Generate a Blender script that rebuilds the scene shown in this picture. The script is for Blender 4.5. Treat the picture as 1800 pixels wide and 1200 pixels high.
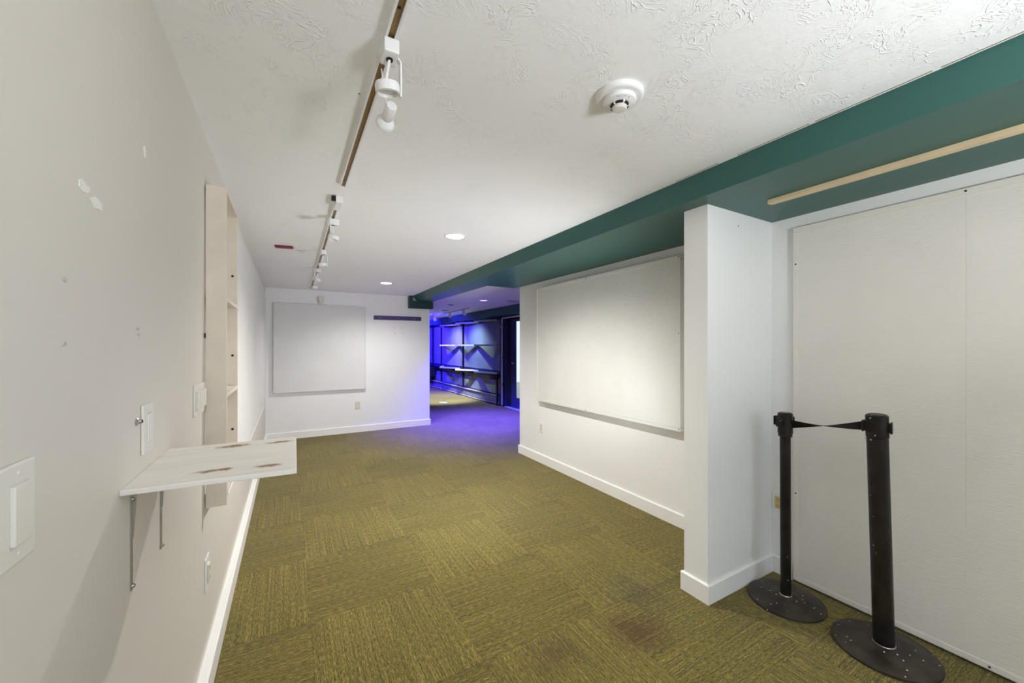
import bpy, bmesh, math, random
from mathutils import Vector, Matrix

# ------------------------------------------------------------------ scene, camera, light
for o in list(bpy.data.objects):
    bpy.data.objects.remove(o, do_unlink=True)
S = bpy.context.scene
C = S.collection
S.view_settings.view_transform = 'Standard'
S.view_settings.look = 'None'
S.view_settings.gamma = 1.0
S.view_settings.use_curve_mapping = False
S.view_settings.exposure = 0.40
S.cycles.use_denoising = True
S.cycles.max_bounces = 14
S.cycles.diffuse_bounces = 10
S.cycles.sample_clamp_indirect = 6.0

EYE = 1.45
YAW = math.atan(391.0 / 685.0)
cam_d = bpy.data.cameras.new('camera')
cam_d.sensor_width = 36.0
cam_d.lens = 685.0 / 1800.0 * 36.0
cam_d.shift_y = 8.0 / 1800.0
cam_d.clip_start = 0.02
cam = bpy.data.objects.new('camera', cam_d)
C.objects.link(cam)
cam.location = (0, 0, EYE)
cam.rotation_euler = (math.radians(90), 0, -YAW)
S.camera = cam

world = bpy.data.worlds.new('overcast_sky')
S.world = world
world.use_nodes = True
wb = world.node_tree.nodes['Background']
wb.inputs[0].default_value = (0.80, 0.90, 1.0, 1)
wb.inputs[1].default_value = 0.85

SUN_CAN = 190.0      # recessed lamp, corridor
WIN_W = 16.0        # daylight through the street window behind the camera


def lamp(name, kind, loc, energy, color, target=None, **kw):
    d = bpy.data.lights.new(name, kind)
    d.energy = energy
    d.color = color
    for k, v in kw.items():
        setattr(d, k, v)
    o = bpy.data.objects.new(name, d)
    C.objects.link(o)
    o.location = loc
    if target is not None:
        o.rotation_euler = (Vector(target) - Vector(loc)).to_track_quat('-Z', 'Y').to_euler()
    return o


lamp('window_daylight', 'AREA', (1.2, -2.86, 1.40), WIN_W, (0.80, 0.88, 1.0), (1.2, 1.0, 1.46),
     shape='RECTANGLE', size=2.5, size_y=1.7)

# added fill lamp behind the camera, bounced off the ceiling like a flash
lamp('bounce_fill', 'AREA', (1.25, -1.0, 1.50), 40.0, (0.94, 0.97, 1.0), (1.15, -0.7, 2.4), shape='DISK', size=0.5)

lamp('hidden_fill_spot', 'SPOT', (2.26, 1.62, 0.50), 112.0, (0.94, 0.97, 1.0), (0.70, 4.6, 2.37), spot_size=math.radians(120), spot_blend=1.0, shadow_soft_size=0.14)  # added fill spot, unseen behind the stub partition, brightens the ceiling

# ------------------------------------------------------------------ helpers


def zc(y):
    return 2.385 - 0.006 * min(y, 7.0)


def tag(o, label=None, cat=None, group=None, kind=None):
    if label:
        o['label'] = label
    if cat:
        o['category'] = cat
    if group:
        o['group'] = group
    if kind:
        o['kind'] = kind
    return o


class MB:
    """collects simple solids; build() links them as one mesh object"""

    def __init__(self):
        self.v, self.f = [], []

    def add(self, vs, fs):
        n = len(self.v)
        self.v += [tuple(v) for v in vs]
        self.f += [tuple(n + i for i in f) for f in fs]
        return self

    def box(self, x0, x1, y0, y1, z0, z1, M=None):
        vs = [Vector((x, y, z)) for z in (z0, z1) for y in (y0, y1) for x in (x0, x1)]
        if M is not None:
            vs = [M @ v for v in vs]
        return self.add(vs, [(0, 2, 3, 1), (4, 5, 7, 6), (0, 1, 5, 4), (2, 6, 7, 3), (0, 4, 6, 2), (1, 3, 7, 5)])

    def hexa(self, bot, top):
        """bot/top: 4 points each, counter-clockwise from above"""
        n = len(bot)
        fs = [tuple(range(n - 1, -1, -1)), tuple(range(n, 2 * n))]
        for i in range(n):
            j = (i + 1) % n
            fs.append((i, j, n + j, n + i))
        return self.add(list(bot) + list(top), fs)

    def lathe(self, prof, n=32, M=None, cap=True):
        """prof: list of (r, z); around z"""
        vs, fs = [], []
        for r, z in prof:
            for k in range(n):
                a = 2 * math.pi * k / n
                vs.append(Vector((r * math.cos(a), r * math.sin(a), z)))
        for i in range(len(prof) - 1):
            for k in range(n):
                k2 = (k + 1) % n
                fs.append((i * n + k, i * n + k2, (i + 1) * n + k2, (i + 1) * n + k))
        if cap:
            fs.append(tuple(range(n - 1, -1, -1)))
            b = (len(prof) - 1) * n
            fs.append(tuple(range(b, b + n)))
        if M is not None:
            vs = [M @ v for v in vs]
        return self.add(vs, fs)

    def tube(self, pts, r, n=10):
        pts = [Vector(p) for p in pts]
        vs, fs = [], []
        up = Vector((0.31, 0.17, 0.93))
        for i, p in enumerate(pts):
            t = (pts[min(i + 1, len(pts) - 1)] - pts[max(i - 1, 0)]).normalized()
            a = t.cross(up)
            if a.length < 1e-3:
                a = t.cross(Vector((1, 0, 0)))
            a.normalize()
            b = t.cross(a)
            for k in range(n):
                w = 2 * math.pi * k / n
                vs.append(p + r * (math.cos(w) * a + math.sin(w) * b))
        for i in range(len(pts) - 1):
            for k in range(n):
                k2 = (k + 1) % n
                fs.append((i * n + k, i * n + k2, (i + 1) * n + k2, (i + 1) * n + k))
        fs.append(tuple(range(n - 1, -1, -1)))
        b = (len(pts) - 1) * n
        fs.append(tuple(range(b, b + n)))
        return self.add(vs, fs)

    def build(self, name, mat, parent=None, bevel=0.0, smooth=False, seg=2):
        me = bpy.data.meshes.new(name)
        me.from_pydata(self.v, [], self.f)
        bm = bmesh.new()
        bm.from_mesh(me)
        bmesh.ops.recalc_face_normals(bm, faces=bm.faces)
        if bevel > 0:
            es = [e for e in bm.edges if len(e.link_faces) == 2 and e.calc_face_angle(0) > 0.6]
            bmesh.ops.bevel(bm, geom=es, offset=bevel, segments=seg, profile=0.5, affect='EDGES', clamp_overlap=True)
        bm.to_mesh(me)
        bm.free()
        me.materials.append(mat)
        if smooth:
            for p in me.polygons:
                p.use_smooth = True
            try:
                me.set_sharp_from_angle(angle=math.radians(35))
            except Exception:
                pass
        o = bpy.data.objects.new(name, me)
        C.objects.link(o)
        if parent is not None:
            o.parent = parent
            if parent.type == 'EMPTY':
                o.location = -Vector(parent.location)
        return o


def box(name, x, y, z, mat, parent=None, bevel=0.0):
    return MB().box(x[0], x[1], y[0], y[1], z[0], z[1]).build(name, mat, parent, bevel)


def thing(name, label, cat, loc=(0, 0, 0), group=None):
    o = bpy.data.objects.new(name, None)
    C.objects.link(o)
    o.empty_display_size = 0.1
    o.location = loc
    return tag(o, label, cat, group)


def copy_tree(o, parent=None):
    c = o.copy()
    C.objects.link(c)
    if parent is not None:
        c.parent = parent
    for ch in list(o.children):
        copy_tree(ch, c)
    return c


def axis_to(p, q):
    p, q = Vector(p), Vector(q)
    return Matrix.Translation(p) @ (q - p).to_track_quat('Z', 'Y').to_matrix().to_4x4()


# ------------------------------------------------------------------ materials
def new_mat(name):
    m = bpy.data.materials.new(name)
    m.use_nodes = True
    nt = m.node_tree
    return m, nt, nt.nodes['Principled BSDF']


def N(nt, t, **kw):
    n = nt.nodes.new(t)
    for k, v in kw.items():
        if k in n.inputs:
            n.inputs[k].default_value = v
        else:
            setattr(n, k, v)
    return n


def coords(nt, kind='Object', scale=(1, 1, 1)):
    tc = N(nt, 'ShaderNodeTexCoord')
    mp = N(nt, 'ShaderNodeMapping')
    mp.inputs['Scale'].default_value = scale
    nt.links.new(tc.outputs[kind], mp.inputs['Vector'])
    return mp.outputs['Vector']


def ramp(nt, fac, stops):
    r = N(nt, 'ShaderNodeValToRGB')
    el = r.color_ramp.elements
    while len(el) < len(stops):
        el.new(0.5)
    for e, (p, c) in zip(el, stops):
        e.position = p
        e.color = c if len(c) == 4 else (*c, 1)
    nt.links.new(fac, r.inputs['Fac'])
    return r.outputs['Color']


def paint(name, col, rough=0.6, var=0.05, vscale=2.0, bump=0.0, bscale=40.0, stretch=(1, 1, 1), spec=0.3, metallic=0.0):
    m, nt, p = new_mat(name)
    v = coords(nt)
    n = N(nt, 'ShaderNodeTexNoise', Scale=vscale, Detail=4.0)
    nt.links.new(v, n.inputs['Vector'])
    a = tuple(c * (1 - var) for c in col)
    b = tuple(min(1, c * (1 + var)) for c in col)
    nt.links.new(ramp(nt, n.outputs['Fac'], [(0.3, a), (0.7, b)]), p.inputs['Base Color'])
    p.inputs['Roughness'].default_value = rough
    p.inputs['Specular IOR Level'].default_value = spec
    p.inputs['Metallic'].default_value = metallic
    if bump > 0:
        v2 = coords(nt, 'Object', stretch)
        n2 = N(nt, 'ShaderNodeTexNoise', Scale=bscale, Detail=5.0, Roughness=0.6)
        nt.links.new(v2, n2.inputs['Vector'])
        bp = N(nt, 'ShaderNodeBump', Strength=bump, Distance=0.004)
        nt.links.new(n2.outputs['Fac'], bp.inputs['Height'])
        nt.links.new(bp.outputs['Normal'], p.inputs['Normal'])
    return m


def ceiling_mat():
    m, nt, p = new_mat('troweled_plaster')
    v = coords(nt)
    vo = N(nt, 'ShaderNodeTexNoise', Scale=7.0, Detail=3.0, Roughness=0.5, Distortion=1.9)
    nt.links.new(v, vo.inputs['Vector'])
    ridge = ramp(nt, vo.outputs['Fac'], [(0.0, (0, 0, 0)), (0.41, (0, 0, 0)), (0.42, (0.8, 0.8, 0.8)), (0.43, (0, 0, 0)), (0.485, (0, 0, 0)), (0.497, (1, 1, 1)), (0.51, (0, 0, 0)), (0.57, (0, 0, 0)), (0.58, (0.8, 0.8, 0.8)), (0.59, (0, 0, 0)), (1.0, (0, 0, 0))])
    mn = N(nt, 'ShaderNodeTexNoise', Scale=5.0, Detail=3.0)
    nt.links.new(v, mn.inputs['Vector'])
    mask = ramp(nt, mn.outputs['Fac'], [(0.44, (0, 0, 0)), (0.60, (1, 1, 1))])
    mul = N(nt, 'ShaderNodeMath', operation='MULTIPLY')
    nt.links.new(ridge, mul.inputs[0])
    nt.links.new(mask, mul.inputs[1])
    fn = N(nt, 'ShaderNodeTexNoise', Scale=26.0, Detail=6.0, Roughness=0.7)
    nt.links.new(v, fn.inputs['Vector'])
    ad = N(nt, 'ShaderNodeMath', operation='MULTIPLY_ADD')
    nt.links.new(fn.outputs['Fac'], ad.inputs[0])
    ad.inputs[1].default_value = 0.8
    nt.links.new(mul.outputs[0], ad.inputs[2])
    bp = N(nt, 'ShaderNodeBump', Strength=0.5, Distance=0.0045)
    nt.links.new(ad.outputs[0], bp.inputs['Height'])
    nt.links.new(bp.outputs['Normal'], p.inputs['Normal'])
    p.inputs['Base Color'].default_value = (0.90, 0.905, 0.915, 1)
    p.inputs['Roughness'].default_value = 0.55
    return m


def carpet_mat():
    m, nt, p = new_mat('olive_carpet')
    v1 = coords(nt, 'Object', (34.0, 210, 1))
    n1 = N(nt, 'ShaderNodeTexNoise', Scale=1.0, Detail=2.0, Roughness=0.55)
    nt.links.new(v1, n1.inputs['Vector'])
    v2 = coords(nt, 'Object', (240, 330, 1))
    n2 = N(nt, 'ShaderNodeTexNoise', Scale=1.0, Detail=2.0, Roughness=0.7)
    nt.links.new(v2, n2.inputs['Vector'])
    v3 = coords(nt, 'Object', (1.2, 95, 1))
    n3 = N(nt, 'ShaderNodeTexNoise', Scale=1.0, Detail=2.0, Roughness=0.5)
    nt.links.new(v3, n3.inputs['Vector'])
    a0 = N(nt, 'ShaderNodeMix', data_type='FLOAT')
    a0.inputs['Factor'].default_value = 0.36
    nt.links.new(n1.outputs['Fac'], a0.inputs['A'])
    nt.links.new(n3.outputs['Fac'], a0.inputs['B'])
    av = N(nt, 'ShaderNodeMix', data_type='FLOAT')
    av.inputs['Factor'].default_value = 0.50
    nt.links.new(a0.outputs['Result'], av.inputs['A'])
    nt.links.new(n2.outputs['Fac'], av.inputs['B'])
    col = ramp(nt, av.outputs['Result'], [(0.38, (0.016, 0.021, 0.013)), (0.46, (0.096, 0.082, 0.022)),
                                          (0.54, (0.205, 0.160, 0.034)), (0.62, (0.44, 0.335, 0.10))])
    # tint per tile: nap sheen by rib direction painted in, plus random dye variation
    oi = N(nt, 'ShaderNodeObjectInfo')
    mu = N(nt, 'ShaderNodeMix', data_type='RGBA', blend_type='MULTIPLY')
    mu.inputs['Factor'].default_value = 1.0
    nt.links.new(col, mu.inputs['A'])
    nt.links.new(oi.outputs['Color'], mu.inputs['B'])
    # soiling and two spilled stains
    g = N(nt, 'ShaderNodeNewGeometry')
    so = N(nt, 'ShaderNodeTexNoise', Scale=1.3, Detail=4.0)
    nt.links.new(g.outputs['Position'], so.inputs['Vector'])
    soil = ramp(nt, so.outputs['Fac'], [(0.3, (0.86, 0.86, 0.88)), (0.6, (1, 1, 1))])
    mu2 = N(nt, 'ShaderNodeMix', data_type='RGBA', blend_type='MULTIPLY')
    mu2.inputs['Factor'].default_value = 1.0
    nt.links.new(mu.outputs['Result'], mu2.inputs['A'])
    nt.links.new(soil, mu2.inputs['B'])
    last = mu2.outputs['Result']
    edge = N(nt, 'ShaderNodeTexNoise', Scale=9.0, Detail=4.0)
    nt.links.new(g.outputs['Position'], edge.inputs['Vector'])
    for (sx, sy, rx, ry, c, amt) in ((1.55, 1.40, 0.17, 0.13, (0.075, 0.022, 0.014), 0.62), (1.07, 1.50, 0.16, 0.13, (0.06, 0.035, 0.02), 0.42),
                                     (1.78, 1.62, 0.17, 0.2, (0.05, 0.042, 0.028), 0.4), (0.85, 1.22, 0.3, 0.12, (0.06, 0.045, 0.03), 0.3)):
        mp = N(nt, 'ShaderNodeMapping', vector_type='POINT')
        mp.inputs['Location'].default_value = (-sx / rx, -sy / ry, 0)
        mp.inputs['Scale'].default_value = (1 / rx, 1 / ry, 0)
        nt.links.new(g.outputs['Position'], mp.inputs['Vector'])
        ln = N(nt, 'ShaderNodeVectorMath', operation='LENGTH')
        nt.links.new(mp.outputs['Vector'], ln.inputs[0])
        sub = N(nt, 'ShaderNodeMath', operation='MULTIPLY_ADD')
        nt.links.new(edge.outputs['Fac'], sub.inputs[0])
        sub.inputs[1].default_value = 1.6
        sub.inputs[2].default_value = -0.8
        ad = N(nt, 'ShaderNodeMath', operation='ADD')
        nt.links.new(ln.outputs['Value'], ad.inputs[0])
        nt.links.new(sub.outputs[0], ad.inputs[1])
        f = N(nt, 'ShaderNodeMapRange')
        f.inputs['From Min'].default_value = 1.15
        f.inputs['From Max'].default_value = 0.2
        f.inputs['To Min'].default_value = 0.0
        f.inputs['To Max'].default_value = amt
        nt.links.new(ad.outputs[0], f.inputs['Value'])
        mx = N(nt, 'ShaderNodeMix', data_type='RGBA')
        nt.links.new(f.outputs['Result'], mx.inputs['Factor'])
        nt.links.new(last, mx.inputs['A'])
        mx.inputs['B'].default_value = (*c, 1)
        last = mx.outputs['Result']
    nt.links.new(last, p.inputs['Base Color'])
    p.inputs['Roughness'].default_value = 0.95
    p.inputs['Specular IOR Level'].default_value = 0.1
    p.inputs['Sheen Weight'].default_value = 0.15
    bp = N(nt, 'ShaderNodeBump', Strength=0.6, Distance=0.003)
    nt.links.new(av.outputs['Result'], bp.inputs['Height'])
    nt.links.new(bp.outputs['Normal'], p.inputs['Normal'])
    return m


def speckled(name, col, rough, speck=(0.75, 0.73, 0.68), dust=(0.10, 0.08, 0.06), scale=80.0, amount=0.05, dusty=0.2):
    """black metal with paint flecks and dust"""
    m, nt, p = new_mat(name)
    v = coords(nt)
    vo = N(nt, 'ShaderNodeTexVoronoi', Scale=scale)
    nt.links.new(v, vo.inputs['Vector'])
    pick = N(nt, 'ShaderNodeSeparateColor')
    nt.links.new(vo.outputs['Color'], pick.inputs['Color'])
    few = N(nt, 'ShaderNodeMath', operation='LESS_THAN')
    few.inputs[1].default_value = amount
    nt.links.new(pick.outputs['Red'], few.inputs[0])
    near = N(nt, 'ShaderNodeMath', operation='LESS_THAN')
    near.inputs[1].default_value = 0.20
    nt.links.new(vo.outputs['Distance'], near.inputs[0])
    f = N(nt, 'ShaderNodeMath', operation='MULTIPLY')
    nt.links.new(few.outputs[0], f.inputs[0])
    nt.links.new(near.outputs[0], f.inputs[1])
    dn = N(nt, 'ShaderNodeTexNoise', Scale=9.0, Detail=5.0)
    nt.links.new(v, dn.inputs['Vector'])
    mixc = tuple(a * (1 - dusty) + b * dusty for a, b in zip(col, dust))
    base = ramp(nt, dn.outputs['Fac'], [(0.35, col), (0.7, mixc)])
    mx = N(nt, 'ShaderNodeMix', data_type='RGBA')
    nt.links.new(f.outputs[0], mx.inputs['Factor'])
    nt.links.new(base, mx.inputs['A'])
    mx.inputs['B'].default_value = (*speck, 1)
    nt.links.new(mx.outputs['Result'], p.inputs['Base Color'])
    p.inputs['Roughness'].default_value = rough
    p.inputs['Specular IOR Level'].default_value = 0.28
    return m


def knotty():
    """white-washed pine with brown knots bleeding through"""
    m, nt, p = new_mat('whitewashed_pine')
    v = coords(nt, 'Object', (4, 40, 40))
    n = N(nt, 'ShaderNodeTexNoise', Scale=1.0, Detail=4.0)
    nt.links.new(v, n.inputs['Vector'])
    last = ramp(nt, n.outputs['Fac'], [(0.3, (0.73, 0.70, 0.65)), (0.7, (0.82, 0.79, 0.74))])
    g = N(nt, 'ShaderNodeNewGeometry')
    e = N(nt, 'ShaderNodeTexNoise', Scale=60.0, Detail=3.0)
    nt.links.new(g.outputs['Position'], e.inputs['Vector'])
    for (kx, ky, rx, ry) in ((-0.172, 1.222, 0.038, 0.016), (-0.048, 1.203, 0.034, 0.016), (-0.150, 1.492, 0.050, 0.022), (-0.030, 1.482, 0.045, 0.016),
                             (-0.140, 1.222, 0.016, 0.014), (-0.035, 1.203, 0.014, 0.010)):
        mp = N(nt, 'ShaderNodeMapping', vector_type='POINT')
        mp.inputs['Location'].default_value = (-kx / rx, -ky / ry, 0)
        mp.inputs['Scale'].default_value = (1 / rx, 1 / ry, 0)
        nt.links.new(g.outputs['Position'], mp.inputs['Vector'])
        ln = N(nt, 'ShaderNodeVectorMath', operation='LENGTH')
        nt.links.new(mp.outputs['Vector'], ln.inputs[0])
        ad = N(nt, 'ShaderNodeMath', operation='MULTIPLY_ADD')
        nt.links.new(e.outputs['Fac'], ad.inputs[0])
        ad.inputs[1].default_value = 1.3
        nt.links.new(ln.outputs['Value'], ad.inputs[2])
        f = N(nt, 'ShaderNodeMapRange')
        f.inputs['From Min'].default_value = 1.75
        f.inputs['From Max'].default_value = 0.95
        f.inputs['To Max'].default_value = 0.9
        nt.links.new(ad.outputs[0], f.inputs['Value'])
        mx = N(nt, 'ShaderNodeMix', data_type='RGBA')
        nt.links.new(f.outputs['Result'], mx.inputs['Factor'])
        nt.links.new(last, mx.inputs['A'])
        mx.inputs['B'].default_value = (0.24, 0.10, 0.022, 1)
        last = mx.outputs['Result']
    nt.links.new(last, p.inputs['Base Color'])
    p.inputs['Roughness'].default_value = 0.6
    return m


def emitter(name, col, strength):
    m, nt, p = new_mat(name)
    p.inputs['Base Color'].default_value = (*col, 1)
    p.inputs['Emission Color'].default_value = (*col, 1)
    p.inputs['Emission Strength'].default_value = strength
    return m


def glass():
    m, nt, p = new_mat('window_glass')
    p.inputs['Base Color'].default_value = (0.95, 0.98, 1, 1)
    p.inputs['Roughness'].default_value = 0.02
    p.inputs['Transmission Weight'].default_value = 1.0
    p.inputs['IOR'].default_value = 1.1
    return m


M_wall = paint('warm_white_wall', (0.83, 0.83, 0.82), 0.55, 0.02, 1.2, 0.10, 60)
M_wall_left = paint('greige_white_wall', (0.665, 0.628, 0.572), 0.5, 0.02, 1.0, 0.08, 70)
M_wall_far = paint('cool_white_wall', (0.82, 0.825, 0.84), 0.55, 0.02, 1.2, 0.10, 60)
M_ceil = ceiling_mat()
M_trim = paint('white_gloss_trim', (0.86, 0.855, 0.84), 0.35, 0.02, 3.0)
M_board = paint('painted_canvas_board', (0.70, 0.695, 0.672), 0.7, 0.025, 3.0, 0.55, 30, (1, 1, 5))
M_board_n = paint('painted_canvas_board_niche', (0.78, 0.745, 0.69), 0.7, 0.025, 3.0, 0.5, 30, (1, 1, 5))
M_board_h = paint('painted_canvas_board_far', (0.72, 0.725, 0.735), 0.7, 0.025, 3.0, 0.45, 30, (1, 1, 5))
M_teal = paint('teal_semigloss', (0.026, 0.105, 0.090), 0.38, 0.05, 1.5, spec=0.45)
M_teal_dk = paint('dark_teal_paint', (0.014, 0.045, 0.055), 0.45, 0.08, 4.0)
M_carpet = carpet_mat()
M_ply = paint('pale_birch', (0.68, 0.61, 0.52), 0.5, 0.06, 6.0, 0.05, 30, (1, 1, 0.1))
M_pine = knotty()
M_plastic = paint('white_plastic', (0.72, 0.69, 0.64), 0.35, 0.01, 3.0)
M_plastic_w = paint('bright_white_enamel', (0.80, 0.80, 0.80), 0.3, 0.01, 3.0)
M_ivory = paint('ivory_plastic', (0.62, 0.47, 0.22), 0.35, 0.03, 8.0)
M_cream = paint('cream_plastic', (0.66, 0.61, 0.47), 0.35, 0.03, 8.0)
M_dark = paint('dark_slot', (0.012, 0.010, 0.009), 0.6, 0.1, 8.0)
M_bronze = paint('bronze_track', (0.24, 0.15, 0.055), 0.4, 0.08, 12.0, metallic=0.3)
M_steel = paint('zinc_screw', (0.45, 0.43, 0.40), 0.3, 0.1, 30.0, metallic=0.9)
M_black = speckled('black_powder_coat', (0.006, 0.005, 0.0045), 0.36)
M_black_w = speckled('scuffed_black_steel', (0.005, 0.004, 0.004), 0.34, amount=0.06, scale=80, dusty=0.15)
M_base = speckled('dusty_black_base', (0.022, 0.017, 0.013), 0.42, amount=0.10, scale=60, dusty=0.5)
M_belt = paint('black_webbing', (0.012, 0.008, 0.008), 0.85, 0.1, 40, 0.3, 200)
M_wood = paint('pale_raw_wood', (0.66, 0.53, 0.34), 0.6, 0.06, 8.0, 0.05, 40, (1, 0.1, 1))
M_purple = paint('deep_violet_paint', (0.075, 0.050, 0.190), 0.5, 0.08, 6.0)
M_red = paint('dark_red_tape', (0.20, 0.02, 0.04), 0.5, 0.2, 20.0)
M_lamp = emitter('lamp_glow', (1.0, 0.95, 0.86), 7.0)
M_lamp_v = emitter('violet_lamp_glow', (0.36, 0.22, 1.0), 3.0)
M_lamp_hot = emitter('spot_glow', (1.0, 0.85, 0.65), 25.0)
M_glass = glass()
M_panel = paint('pale_grey_panel', (0.20, 0.225, 0.225), 0.45, 0.12, 2.5, 0.2, 20)
M_navy = paint('navy_paint', (0.025, 0.035, 0.11), 0.45, 0.1, 3.0)
M_blackp = paint('black_paint', (0.010, 0.010, 0.018), 0.5, 0.1, 3.0)
M_pipe = paint('grey_conduit', (0.55, 0.52, 0.55), 0.35, 0.05, 10.0)
M_shelf_f = paint('pale_shelf_paint', (0.42, 0.42, 0.42), 0.45, 0.06, 6.0)
M_scuff = paint('scuffed_paint', (0.50, 0.48, 0.44), 0.6, 0.15, 80.0)
M_gap = paint('plate_gap', (0.62, 0.60, 0.56), 0.6, 0.02, 20.0)
M_patch = paint('filler_patch', (0.82, 0.80, 0.765), 0.6, 0.05, 80.0)
M_ground = paint('pale_paving', (0.5, 0.5, 0.5), 0.8, 0.08, 3.0)

# ------------------------------------------------------------------ the setting
XL, XR, YF = -0.320, 2.72, 7.0
XFR, YE = 4.50, 14.2


def struct(o, label=None):
    o['kind'] = 'structure'
    if label:
        o['label'] = label
    return o


floor = struct(box('floor', (XL - 0.1, XFR + 0.12), (-3.1, YE + 0.1), (-0.10, -0.014), M_carpet), 'olive carpet tile floor with ribs turned from tile to tile')
T = 0.685
tile_mesh = {}
random.seed(4)


def tile_at(i, j):
    x0, y0 = 1.465 + T * i, 4.36 + T * j
    cx, cy = x0 + T / 2, y0 + T / 2
    a, b = max(x0, XL) - cx, min(x0 + T, XFR) - cx
    c, d = max(y0, -3.0) - cy, min(y0 + T, YE) - cy
    if b - a < 0.03 or d - c < 0.03:
        return
    turned = (i + j) % 2 == 0
    if turned:                       # quarter turn: ribs run the other way
        a, b, c, d = c, d, -b, -a
    key = (round(a, 3), round(b, 3), round(c, 3), round(d, 3))
    g = 0.0002
    if key not in tile_mesh:
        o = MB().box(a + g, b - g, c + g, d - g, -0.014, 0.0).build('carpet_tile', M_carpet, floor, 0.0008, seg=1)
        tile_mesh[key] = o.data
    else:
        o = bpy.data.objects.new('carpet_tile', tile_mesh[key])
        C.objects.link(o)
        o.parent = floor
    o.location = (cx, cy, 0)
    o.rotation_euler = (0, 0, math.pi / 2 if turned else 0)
    k = (1.04 if turned else 0.96) * random.uniform(0.97, 1.03)  # turned tiles lighter: pile sheen put into the tint; dye varies at random
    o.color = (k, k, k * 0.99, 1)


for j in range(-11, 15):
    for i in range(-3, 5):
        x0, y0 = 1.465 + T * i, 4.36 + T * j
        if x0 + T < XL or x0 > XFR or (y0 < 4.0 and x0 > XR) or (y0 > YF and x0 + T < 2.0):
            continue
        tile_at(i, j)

# ceiling: slopes very slightly down the corridor, level beyond
cm = MB()
for (ya, yb) in ((-3.1, 7.0), (7.0, YE + 0.1)):
    cm.hexa([(XL - 0.1, ya, zc(ya)), (XFR + 0.1, ya, zc(ya)), (XFR + 0.1, yb, zc(yb)), (XL - 0.1, yb, zc(yb))],
            [(XL - 0.1, ya, 2.5), (XFR + 0.1, ya, 2.5), (XFR + 0.1, yb, 2.5), (XL - 0.1, yb, 2.5)])
ceiling = struct(cm.build('ceiling', M_ceil), 'white hand-troweled plaster ceiling')

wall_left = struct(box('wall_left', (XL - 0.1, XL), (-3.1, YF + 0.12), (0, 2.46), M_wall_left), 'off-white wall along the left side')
wall_far = struct(box('wall_far', (XL, 2.245), (YF, YF + 0.12), (0, 2.46), M_wall_far), 'white wall closing the corridor on the left')
wall_right = struct(box('wall_right', (XR, XR + 0.12), (-3.1, 4.552), (0, 2.46), M_wall), 'white wall along the right side')
wall_part = struct(box('wall_partition', (2.046, XR), (1.361, 1.511), (0, 2.26), M_wall), 'white stub partition beside the rope stanchions')
# back wall with a street window, behind the camera
bwm = MB()
bwm.box(XL, -0.1, -3.1, -3.0, 0, 2.46).box(2.5, XR, -3.1, -3.0, 0, 2.46)
bwm.box(-0.1, 2.5, -3.1, -3.0, 0, 0.5).box(-0.1, 2.5, -3.1, -3.0, 2.3, 2.46)
struct(bwm.build('wall_back', M_wall), 'white wall with a street window')
win = struct(MB().box(-0.1, 2.5, -3.08, -3.02, 0.5, 0.56).box(-0.1, 2.5, -3.08, -3.02, 2.24, 2.3)
             .box(-0.1, -0.04, -3.08, -3.02, 0.56, 2.24).box(2.44, 2.5, -3.08, -3.02, 0.56, 2.24)
             .box(1.17, 1.23, -3.08, -3.02, 0.56, 2.24).build('window_1', M_trim), 'white framed street window')
MB().box(-0.04, 1.17, -3.055, -3.045, 0.56, 2.24).build('pane', M_glass, win)
MB().box(1.23, 2.44, -3.055, -3.045, 0.56, 2.24).build('pane', M_glass, win)

BB = 0.108


def baseboard(name, x, y, label, face):
    """flat board with an eased top edge on the room side"""
    m = MB()
    (x0, x1), (y0, y1) = x, y
    t = 0.006
    tx0, tx1, ty0, ty1 = x0, x1, y0, y1
    if '+x' in face: tx1 -= t
    if '-x' in face: tx0 += t
    if '+y' in face: ty1 -= t
    if '-y' in face: ty0 += t
    m.hexa([(x0, y0, 0), (x1, y0, 0), (x1, y1, 0), (x0, y1, 0)], [(x0, y0, BB - t), (x1, y0, BB - t), (x1, y1, BB - t), (x0, y1, BB - t)])
    m.hexa([(x0, y0, BB - t), (x1, y0, BB - t), (x1, y1, BB - t), (x0, y1, BB - t)], [(tx0, ty0, BB), (tx1, ty0, BB), (tx1, ty1, BB), (tx0, ty1, BB)])
    return struct(m.build(name, M_trim), label)


baseboard('baseboard_left', (XL, XL + 0.036), (-3.0, YF), 'white baseboard along the left wall', '+x')
baseboard('baseboard_far', (XL + 0.036, 2.262), (YF - 0.016, YF), 'white baseboard along the far white wall', '-y+x')
baseboard('baseboard_right', (XR - 0.016, XR), (1.511, 4.57), 'white baseboard below the big display board', '-x')
baseboard('baseboard_partition', (2.032, XR - 0.016), (1.346, 1.361), 'white baseboard on the near face of the stub partition', '-y-x')
baseboard('baseboard_partition_end', (2.032, 2.046), (1.361, 1.526), 'white baseboard on the end of the stub partition', '-x')
baseboard('baseboard_partition_back', (2.046, XR - 0.016), (1.511, 1.526), 'white baseboard on the far face of the stub partition', '+y')
baseboard('baseboard_niche', (XR - 0.014, XR), (1.236, 1.361), 'short white baseboard in the niche corner', '-x')

# dropped soffit along the right wall, narrowing to a beam towards the far room


def sx(y):
    return 1.908 + 0.0140 * (max(y, 0.0) - 0.25)


def sxt(y):
    return 1.903 - 0.0013 * (max(y, 0.0) - 0.25)


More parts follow.
